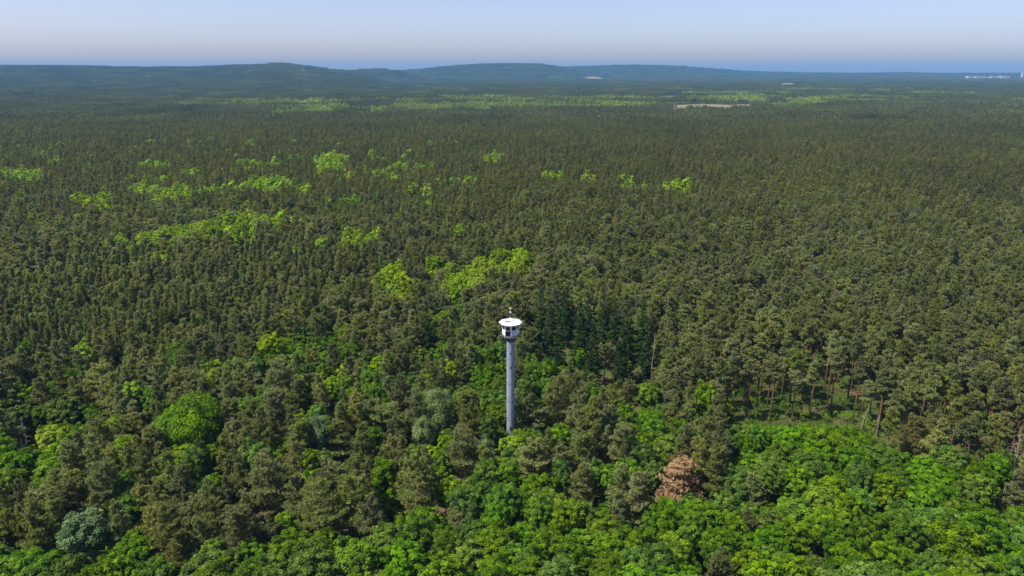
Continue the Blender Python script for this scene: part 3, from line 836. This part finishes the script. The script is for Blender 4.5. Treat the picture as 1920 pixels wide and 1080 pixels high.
LANDMARKS = [(s['px'], s['py'], s['x'], s['y'], s['lm']) for s in SPECIAL if s['lm']] + [(957, 700, TOWER_X, TOWER_Y, "concrete tower")]
ORD = ["nearest", "second nearest", "third nearest", "fourth nearest", "fifth nearest", "sixth nearest", "seventh nearest", "eighth nearest"]
DIRS = ["right of", "behind-right of", "behind", "behind-left of", "left of", "front-left of", "in front of", "front-right of"]
bucket = {}
for i in chosen:
    t = TREES[i]
    if t[7] >= 0: continue
    best = min(LANDMARKS, key=lambda l: (l[2] - t[0]) ** 2 + (l[3] - t[1]) ** 2)
    a = int(round(math.atan2(t[1] - best[3], t[0] - best[2]) / (pi / 4))) % 8
    bucket.setdefault((best[4], a, t[6]), []).append((math.hypot(t[0] - best[2], t[1] - best[3]), i))
LAB = {}
for (lm, a, n), lst in bucket.items():
    lst.sort()
    noun = "pine" if n == 'pine_tree' else "broadleaf tree"
    for r, (_, i) in enumerate(lst):
        t = TREES[i]
        if n == 'pine_tree':
            adj = "slim blue-green" if 'young' in t[2] else "long-trunked" if 'tall' in t[2] else "olive green"
        else:
            adj = "bright yellow-green" if t[2].endswith('b') else "leafy green"
        if r < 8:
            LAB[i] = (f"{adj} {noun}, {ORD[r]} {DIRS[a]} the {lm}", ("pines" if noun == "pine" else "broadleaf trees") + f" around the {lm}")
        else:
            LAB[i] = (f"{noun} further {DIRS[a]} the {lm}, beyond its eight nearest", f"{noun}s further {DIRS[a]} the {lm}")

for i in sorted(chosen, key=lambda i: TREES[i][1]):
    x, y, key, sc, sz, rot, name, sp = TREES[i]
    p = PROTO[key]
    e = link(name, None, loc=(x, y, -.12), rot=(0, 0, rot))
    e.scale = (sc, sc, sz)
    e.empty_display_size = .5
    if sp >= 0:
        s = SPECIAL[sp]
        prop(e, s['label'], s['cat'], {'spruce_tree': "dark spruces near the tower", 'birch_tree': "birches left of the tower", 'dead_tree': "bare dead trees"}.get(name))
    else:
        prop(e, LAB[i][0], "tree", LAB[i][1])
    if p['trunk']: link("trunk", p['trunk'], e)
    if p['crown']: link("crown", p['crown'], e)

def forest(name, label, pts):
    """ONE object: a cloud of points, each carrying a whole tree (or a block of far wood) through geometry nodes"""
    keys = sorted({p[3] for p in pts})
    A = np.array([(p[0], p[1], p[2]) for p in pts], np.float32)
    me = bpy.data.meshes.new(name)
    me.vertices.add(len(A)); me.vertices.foreach_set('co', A.ravel())
    def attr(n, typ, vals, prop_='value'):
        a = me.attributes.new(n, typ, 'POINT'); a.data.foreach_set(prop_, np.asarray(vals).ravel())
    attr('kind_index', 'INT', np.array([keys.index(p[3]) for p in pts], np.int32))
    attr('turn', 'FLOAT_VECTOR', np.array([(0, 0, p[6]) for p in pts], np.float32), 'vector')
    attr('size', 'FLOAT_VECTOR', np.array([(p[4], p[4], p[5]) for p in pts], np.float32), 'vector')
    o = link(name, me)
    prop(o, label, "forest", kind='stuff')
    gt = bpy.data.node_groups.new(name, 'GeometryNodeTree')
    gt.interface.new_socket("Geometry", in_out='INPUT', socket_type='NodeSocketGeometry')
    gt.interface.new_socket("Geometry", in_out='OUTPUT', socket_type='NodeSocketGeometry')
    N, L = gt.nodes.new, gt.links.new
    gi, go, jn = N('NodeGroupInput'), N('NodeGroupOutput'), N('GeometryNodeJoinGeometry')
    def named(n, t):
        a = N('GeometryNodeInputNamedAttribute'); a.data_type = t; a.inputs['Name'].default_value = n
        return [q for q in a.outputs if q.enabled and q.name == 'Attribute'][0]
    ki, tu, si = named('kind_index', 'INT'), named('turn', 'FLOAT_VECTOR'), named('size', 'FLOAT_VECTOR')
    for n, k in enumerate(keys):
        po = PROTO[k].get('object')
        if po is None: po = PROTO[k]['object'] = bpy.data.objects.new(k, PROTO[k]['joined'])
        oi = N('GeometryNodeObjectInfo'); oi.inputs['Object'].default_value = po; oi.inputs['As Instance'].default_value = False
        cm = N('FunctionNodeCompare'); cm.data_type = 'INT'; cm.operation = 'EQUAL'
        ins = [q for q in cm.inputs if q.enabled and q.name in 'AB']
        L(ki, ins[0]); ins[1].default_value = n
        ip = N('GeometryNodeInstanceOnPoints')
        L(gi.outputs[0], ip.inputs['Points']); L(cm.outputs[0], ip.inputs['Selection']); L(oi.outputs['Geometry'], ip.inputs['Instance'])
        L(tu, ip.inputs['Rotation']); L(si, ip.inputs['Scale'])
        L(ip.outputs[0], jn.inputs[0])
    L(jn.outputs[0], go.inputs[0])
    md = o.modifiers.new("trees", 'NODES'); md.node_group = gt
    return o

PP, BP, SPP = [], [], []
for i, t in enumerate(TREES):
    if i in chosen: continue
    (PP if t[6] == 'pine_tree' else BP).append((t[0], t[1], 0., t[2], t[3], t[4], t[5]))
# far blocks
def blocks(step, y0, y1, pk, bk):
    ny = np.arange(y0 + step / 2, y1, step)
    X, Y = [], []
    for yv in ny:
        xv = np.arange(-yv * HALF - 60, yv * HALF + 60 + step, step) + (hash(int(yv)) % 7) * step / 7
        X.append(xv); Y.append(np.full(len(xv), yv))
    X = np.concatenate(X); Y = np.concatenate(Y)
    Z = terrain(X, Y)
    px, py, _ = proj(X, Y, Z + 15)
    rr = RS.rand(len(X)); cl = noise(X + 7777, Y, step * 2.2) * .75 + .25 * rr
    br = np.zeros(len(X), bool)
    for poly, p in Z_FARBROAD: br |= inpoly(px, py, poly) & (cl < p)
    br |= (rr < .02)
    keep = np.ones(len(X), bool)
    for poly in MEADOWS:
        for zz_ in (0., 4., 8., 12., 16., 18.):
            gpx, gpy, _ = proj(X, Y, zz_)
            keep &= ~inpoly(gpx, gpy, poly)
    for k in np.nonzero(keep)[0]:
        ks = bk if br[k] else pk
        (BP if br[k] else PP).append((X[k], Y[k], Z[k], ks[RS.randint(len(ks))], 1.02, (RS.uniform(.8, 1.35) if br[k] else RS.uniform(.78, 1.18)), RS.randint(4) * pi / 2))
blocks(50., YMAX - 6, 5000., PB, BB)
blocks(120., 5000., 13400., PV, BV)
print("trees", len(TREES), "individual", len(chosen), "points", len(PP), len(BP))
forest("pine_forest", "wide olive green pine forest stretching behind the nearest trees to the horizon", PP)
forest("broadleaf_forest", "patches and belts of lighter green broadleaf wood within the pine forest", BP)

# ------------------------------------------------------------------ fire watch tower
M['concrete'] = plain("weathered_concrete", (.285, .325, .40), .85, spec=.1, noise_amt=.3, scale=2.2, stretch=(1, 1, .18))
M['dark_concrete'] = plain("dark_collar", (.055, .065, .085), .7, noise_amt=.3, scale=1.5)
M['joint'] = plain("dark_joint", (.10, .11, .13), .8)
M['white'] = plain("white_paint", (.80, .81, .83), .45, noise_amt=.08, scale=2)
M['lavender'] = plain("shade_tinted_panel", (.52, .57, .74), .5, noise_amt=.06, scale=2)  # bluish shade on a white panel, put into the colour; reused on hatch lid
M['gutter'] = plain("gutter_grey", (.42, .44, .47), .6, noise_amt=.15)
M['navy'] = plain("navy_panel", (.006, .008, .016), .9, spec=.05)
M['blue'] = plain("blue_panel", (.16, .24, .42), .5)
M['grey'] = plain("grey_metal", (.22, .22, .25), .5, metal=.3)
M['black'] = plain("dark_void", (.012, .012, .015), .8)
mg = bpy.data.materials.new("window_glass"); t_, N_, L_ = nodes(mg)
gb = N_("ShaderNodeBsdfGlossy"); gb.inputs['Roughness'].default_value = .03; gb.inputs['Color'].default_value = (.9, .95, 1, 1)
tb = N_("ShaderNodeBsdfTransparent"); tb.inputs[0].default_value = (.22, .26, .29, 1)
mxs = N_("ShaderNodeMixShader"); mxs.inputs[0].default_value = .13; oo = N_("ShaderNodeOutputMaterial")
L_(tb.outputs[0], mxs.inputs[1]); L_(gb.outputs[0], mxs.inputs[2]); L_(mxs.outputs[0], oo.inputs[0])
M['glass'] = mg

def lathe(g, prof, sides=32, a0=0., cap=True, mat=0):
    P = np.array(prof, float); K = len(P)
    a = a0 + np.arange(sides) * 2 * pi / sides
    V = np.stack([P[:, 0:1] * np.cos(a), P[:, 0:1] * np.sin(a), np.repeat(P[:, 1:2], sides, 1)], -1).reshape(-1, 3)
    k, s = np.meshgrid(np.arange(K - 1), np.arange(sides), indexing='ij')
    g.add(V, np.stack([k * sides + s, k * sides + (s + 1) % sides, (k + 1) * sides + (s + 1) % sides, (k + 1) * sides + s], -1).reshape(-1, 4), mat, .5)
    if cap:
        for kk, rev in ((0, True), (K - 1, False)):
            ring = np.arange(sides)
            g.add(V[kk * sides:(kk + 1) * sides], (ring[::-1] if rev else ring)[None], mat, .5)

def box(g, c, sx, sy, sz, ang=0., mat=0):
    v = np.array([(a, b, d) for a in (-.5, .5) for b in (-.5, .5) for d in (-.5, .5)]) * [sx, sy, sz]
    ca, sa = cos(ang), sin(ang)
    v = v @ np.array([[ca, sa, 0], [-sa, ca, 0], [0, 0, 1]]) + np.asarray(c)
    g.add(v, [(0, 1, 3, 2), (4, 6, 7, 5), (0, 4, 5, 1), (2, 3, 7, 6), (0, 2, 6, 4), (1, 5, 7, 3)], mat, .5)

def part(name, g, mat, parent, smooth=False):
    me = g.mesh(name, [mat])
    me.polygons.foreach_set('use_smooth', np.full(len(me.polygons), smooth))
    return link(name, me, parent)

ZV = lambda py: on_vertical(TOWER_Y, py)
z_rim = ZV(604); z_win_top = ZV(608.5); z_sill = ZV(616.5); z_floor = ZV(627); z_ring = ZV(631); z_neck = ZV(639)
tower = prop(link("watchtower", None, loc=(TOWER_X, TOWER_Y, 0)), "tall grey concrete fire watchtower with white glazed octagonal cabin above the trees", "tower")
RS_ = .99
g = Geo()
zs = sorted([ZV(718), ZV(751), ZV(672), ZV(785)])
rad = lambda z: RS_ * (1.09 - .09 * z / z_neck)
lo = -.3
for z in zs + [z_neck]:                       # the shaft is a stack of cast rings
    hi = z - .05 if z < z_neck else z_neck - .02
    lathe(g, [(rad(lo), lo), (rad(hi), hi)], 48, cap=False)
    lo = z + .05
shaft = part("shaft", g, M['concrete'], tower, True)
for z in zs:
    f = 1.09 - .09 * z / z_neck
    g = Geo(); lathe(g, [(RS_ * f - .02, z - .09), (RS_ * f - .02, z + .09)], 48, cap=False); part("joint_band", g, M['joint'], shaft)
for (py, a, w, h) in ((686, -90, .28, .42), (800, -93, .4, .75), (752, -70, .2, .3), (660, -95, .18, .25)):
    z = ZV(py); f = RS_ * (1.09 - .09 * z / z_neck)
    g = Geo(); aa = radians(a); box(g, (cos(aa) * (f - .02), sin(aa) * (f - .02), z), .14, w, h, aa); op = part("slit_window", g, M['black'], shaft)
    g = Geo()
    for (dy, dz, ww, hh) in ((0, h / 2 + .03, w + .12, .06), (0, -h / 2 - .03, w + .12, .06)):
        box(g, (cos(aa) * (f + .01), sin(aa) * (f + .01), z + dz), .12, ww, hh, aa)
    part("frame", g, M['dark_concrete'], op)
# climbing cable / lightning rod down the shaft
g = Geo(); aa = radians(-128); tubes(g, np.array([[(cos(aa) * (RS_ * 1.09 + .03), sin(aa) * (RS_ * 1.09 + .03), .2), (cos(aa) * (RS_ + .03), sin(aa) * (RS_ + .03), z_neck - .1)]]), np.array([[.025, .025]]), 6)
part("lightning_cable", g, M['grey'], tower)
g = Geo(); lathe(g, [(RS_ + .06, z_neck), (RS_ + .10, z_neck + .28), (RS_ + .22, z_neck + .32), (1.42, z_ring - .25), (1.42, z_ring - .02)], 40); part("collar", g, M['dark_concrete'], tower)
g = Geo(); lathe(g, [(1.60, z_ring), (1.80, z_ring + .10), (1.80, z_floor - .08), (1.72, z_floor - .02)], 40); part("gutter_ring", g, M['gutter'], tower)
A0 = radians(-90 + 4)                      # one corner of the octagon faces the camera
RC = 2.12
g = Geo(); lathe(g, [(RC - .12, z_floor), (RC + .04, z_floor + .03), (RC + .04, z_floor + .14), (RC - .02, z_floor + .16)], 8, A0); part("cabin_floor", g, M['grey'], tower)
zb = z_floor + .165
hw = RC * sin(pi / 8); ap = RC * cos(pi / 8)
for k in range(8):
    aa = A0 + k * pi / 4
    g = Geo(); box(g, (cos(aa) * (RC - .03), sin(aa) * (RC - .03), (zb + z_rim - .12) / 2), .14, .15, z_rim - .12 - zb, aa); part("corner_post", g, M['white'], tower)
    am = aa + pi / 8
    n = np.array([cos(am), sin(am), 0])
    col = {6: 'white', 7: 'navy', 0: 'lavender', 1: 'white'}.get(k, 'white')
    w = 2 * hw - .17
    g = Geo(); box(g, n * (ap - .05) + [0, 0, (zb + z_sill) / 2], .07, w, z_sill - .012 - zb, am)
    pn = part("parapet_panel", g, M[col], tower)
    if col == 'navy': pn['label'] = "dark navy parapet panel"
    if col == 'lavender': pn['label'] = "white parapet panel with its lavender shade painted in"
    # window frame of four bars, a mullion and the pane
    g = Geo(); zt = z_win_top + .10; h = zt - z_sill
    box(g, n * (ap - .03) + [0, 0, z_sill + .06], .10, w, .12, am); box(g, n * (ap - .03) + [0, 0, zt - .05], .10, w, .10, am)
    tg = np.array([-sin(am), cos(am), 0])
    for sgn in (-1, 1): box(g, n * (ap - .03) + tg * sgn * (w / 2 - .07) + [0, 0, z_sill + h / 2 + .01], .098, .14, h - .225, am)
    fr = part("window_frame", g, M['white'], tower)
    g = Geo(); box(g, n * (ap - .04) + [0, 0, z_sill + h / 2 + .01], .02, w - .285, h - .225, am); part("pane", g, M['glass'], fr)
g = Geo(); lathe(g, [(RC - .2, z_win_top + .12), (RC - .02, z_win_top + .13), (RC - .02, z_rim - .1), (RC - .2, z_rim - .09)], 8, A0); part("ceiling_ring", g, M['white'], tower)
g = Geo(); box(g, (.2, .3, zb + .45), 1.1, .7, .9, .4); part("map_table", g, M['grey'], tower)
RR = 3.02
g = Geo(); lathe(g, [(RR - .25, z_rim - .09), (RR, z_rim - .05), (RR, z_rim + .03), (RR * .55, z_rim + .36), (.55, z_rim + .62)], 8, radians(-90 + 47) + pi / 4); roof = part("roof", g, M['white'], tower)
g = Geo(); box(g, (-.75, -1.05, z_rim + .60), 1.35, .7, .22, -.12); hatch = part("roof_hatch", g, M['grey'], roof)
g = Geo(); box(g, (-.75, -1.05, z_rim + .745), 1.15, .55, .06, -.12); part("hatch_lid", g, M['lavender'], hatch)
g = Geo(); lathe(g, [(.8, z_rim + .5), (.8, z_rim + .74), (.55, z_rim + .86), (.5, z_rim + 1.0), (.12, z_rim + 1.08)], 20); part("roof_cap", g, M['white'], roof)
z_top = ZV(576.5); zball = [ZV(585.6), ZV(578.4)]
g = Geo(); tubes(g, np.array([[(0, 0, z_rim + 1.0), (0, 0, (z_rim + 1 + z_top) / 2), (0, 0, z_top)]]), np.array([[.05, .05, .04]]), 8); mast = part("mast", g, M['grey'], tower)
for z in zball:
    g = Geo(); a = np.linspace(.05, pi - .05, 10); lathe(g, [(.20 * sin(q), z - .20 * cos(q)) for q in a], 16); part("ball", g, M['white'], mast, True)

# ------------------------------------------------------------------ undergrowth: moss and grass on the open floor
def ground_plants():
    g = Geo(); r = np.random.RandomState(8)
    P = np.array(clear_w); x0, y0 = P.min(0) - 6; x1, y1 = P.max(0) + [6, 34]
    n = 26000
    x = r.uniform(x0, x1, n); y = r.uniform(y0, y1, n)
    k = noise(x, y, 5.) > .38
    x, y = x[k], y[k]; n = len(x)
    blades(g, np.column_stack([x, y, np.full(n, -.1)]), np.column_stack([r.normal(0, .5, n), r.normal(0, .5, n), np.ones(n)]), r.uniform(.3, .7, n), r.uniform(.12, .3, n), 0, r.uniform(0, 1, n), r)
    return g.mesh("grass", [foliage("grass_blades", (.06, .10, .015), (.11, .17, .025), (.18, .23, .05), per_object=False)])
prop(link("grass", ground_plants()), "yellow-green grass on the forest floor under the opened pines", "grass", kind='stuff')
def undergrowth():
    g = Geo(); r = np.random.RandomState(9)
    n = 7000
    y = r.uniform(95, 300, n); x = r.uniform(-1, 1, n) * (y * HALF)
    k = (noise(x + 90, y, 18.) > .30) & ~((np.abs(x - TOWER_X) < 3) & (np.abs(y - TOWER_Y) < 3)) & ~inpoly(x, y, clear_w)
    x, y = x[k], y[k]; n = len(x)
    m = 46
    c = np.repeat(np.column_stack([x, y, r.uniform(.3, 3.2, n)]), m, 0)
    d = norm(r.normal(0, 1, (n * m, 3)) + [0, 0, .5]); rad = np.repeat(r.uniform(.5, 1.3, n), m)
    leaves(g, c + d * rad[:, None], d + [0, 0, .5], r.uniform(.25, .5, n * m), 0, r.uniform(0, 1, n * m), r)
    return g.mesh("undergrowth", [foliage("undergrowth_leaves", *LEAF_C, per_object=False, stand=.2)])
prop(link("undergrowth", undergrowth()), "low green shrubs filling the floor between the nearest trunks", "undergrowth", kind='stuff')

# ------------------------------------------------------------------ far buildings and the mast on the ridge
M['bwhite'] = plain("white_cladding", (.42, .42, .44), .6)
M['broof'] = plain("pale_roof", (.36, .36, .38), .7)
def hall(px0, px1, y, h, dep, label, roofh=2.):
    x0 = (px0 - 960) / F * (y * CP + CAM_H * SP); x1 = (px1 - 960) / F * (y * CP + CAM_H * SP)
    e = prop(link("industrial_hall", None, loc=((x0 + x1) / 2, y, float(terrain((x0 + x1) / 2, y)))), label, "building", "white halls near the horizon")
    g = Geo(); box(g, (0, 0, h / 2), x1 - x0, dep, h); part("wall", g, M['bwhite'], e)
    w = (x1 - x0) / 2 + 1; d = dep / 2 + 1
    g = Geo(); g.add([(-w, -d, h + .05), (w, -d, h + .05), (w, d, h + .05), (-w, d, h + .05), (-w, 0, h + roofh), (w, 0, h + roofh)], [(0, 1, 5, 4), (2, 3, 4, 5)], 0, .5)
    g.add([(-w, -d, h + .05), (-w, 0, h + roofh), (-w, d, h + .05), (w, -d, h + .05), (w, d, h + .05), (w, 0, h + roofh)], [(0, 1, 2), (3, 4, 5)], 0, .5)
    part("roof", g, M['broof'], e)
HY = 7600.
for a, b, h, lab in ((1812, 1822, 38, "small white hall at the left end of the row near the horizon"), (1826, 1846, 36, "long white hall, longest of the row below the right horizon"),
                     (1855, 1871, 35, "white hall second longest in the row below the right horizon"), (1873, 1877, 42, "tall narrow white block in the row of halls"), (1880, 1889, 37, "white hall at the right end of the row near the horizon")):
    hall(a, b, HY, h, 60, lab)
hall(1007 + 460, 1007 + 478, 4300, 24, 30, "small pale hall beyond the green belt, apart from the others")
x = (1917 - 960) / F * (7800 * CP + 28)
e = prop(link("tower_block", None, loc=(x, 7800, float(terrain(x, 7800.)))), "white high-rise block on the horizon at the right border", "building")
g = Geo(); box(g, (0, 0, 35), 30, 30, 70); part("wall", g, M['bwhite'], e)
g = Geo(); box(g, (0, 0, 71.6), 24, 24, 3); part("roof", g, M['broof'], e)
g = Geo()
for k in range(10): box(g, (0, -15.1, 12 + k * 6), 24, .3, 2.2)
part("window_band", g, M['navy'], e)
yr = 9900.; xr = (1187 - 960) / F * (yr * CP + 28); zr = float(terrain(xr, yr))
e = prop(link("radio_mast", None, loc=(xr, yr, zr)), "thin lattice mast standing on the long blue ridge", "mast")
ht = on_vertical(yr, 114.5) - zr
g = Geo()
for sx, sy in ((-1, -1), (1, -1), (1, 1), (-1, 1)):
    tubes(g, np.array([[(sx * 5, sy * 5, 0), (sx * 2.5, sy * 2.5, ht * .5), (sx * .8, sy * .8, ht)]]), np.array([[1., .9, .7]]), 4)
for k in range(12):
    z = ht * (k + .5) / 12; w = 5 - 4.2 * (k + .5) / 12
    tubes(g, np.array([[(-w, -w, z), (w, -w, z + ht / 14)], [(w, w, z), (-w, w, z + ht / 14)]]), np.full((2, 2), .4), 4)
part("lattice", g, M['grey'], e)
# sand pit on the flank of the middle hill
def sand():
    g = Geo(); n, m = 16, 6
    V = []
    for i in range(n):
        for j in range(m):
            px = 1087 + (1140 - 1087) * i / (n - 1); y = 6350 + 600 * j / (m - 1)
            x = (px - 960) / F * (y * CP + 28)
            s = sin(pi * i / (n - 1)) ** .5
            V.append((x, y, float(terrain(x, y)) + 3 + 24 * s * (j / (m - 1))))
    i, j = np.meshgrid(np.arange(n - 1), np.arange(m - 1), indexing='ij'); a = (i * m + j).ravel()
    g.add(V, np.stack([a, a + m, a + m + 1, a + 1], -1), 0, .5)
    return g.mesh("sand_pit", [M['sand']])
prop(link("sand_pit", sand()), "pale pink sand pit on the flank below the middle hill", kind='structure')

# ------------------------------------------------------------------ haze
HAZE_DENSITY = 5.4e-5
hz = bpy.data.materials.new("haze_air"); t_, N_, L_ = nodes(hz)
pv = N_("ShaderNodeVolumePrincipled"); pv.inputs['Color'].default_value = (.18, .52, 1.0, 1); pv.inputs['Density'].default_value = HAZE_DENSITY; pv.inputs['Anisotropy'].default_value = 0.0
oo = N_("ShaderNodeOutputMaterial"); L_(pv.outputs[0], oo.inputs['Volume'])
top = max(200., zr + ht + 2)
g = Geo(); box(g, (0, 6150, (top - 2) / 2), 46000, 16100, top + 2)
prop(link("haze", g.mesh("haze", [hz])), "thin blue air haze over the whole landscape", kind='stuff')
print("haze top", top)
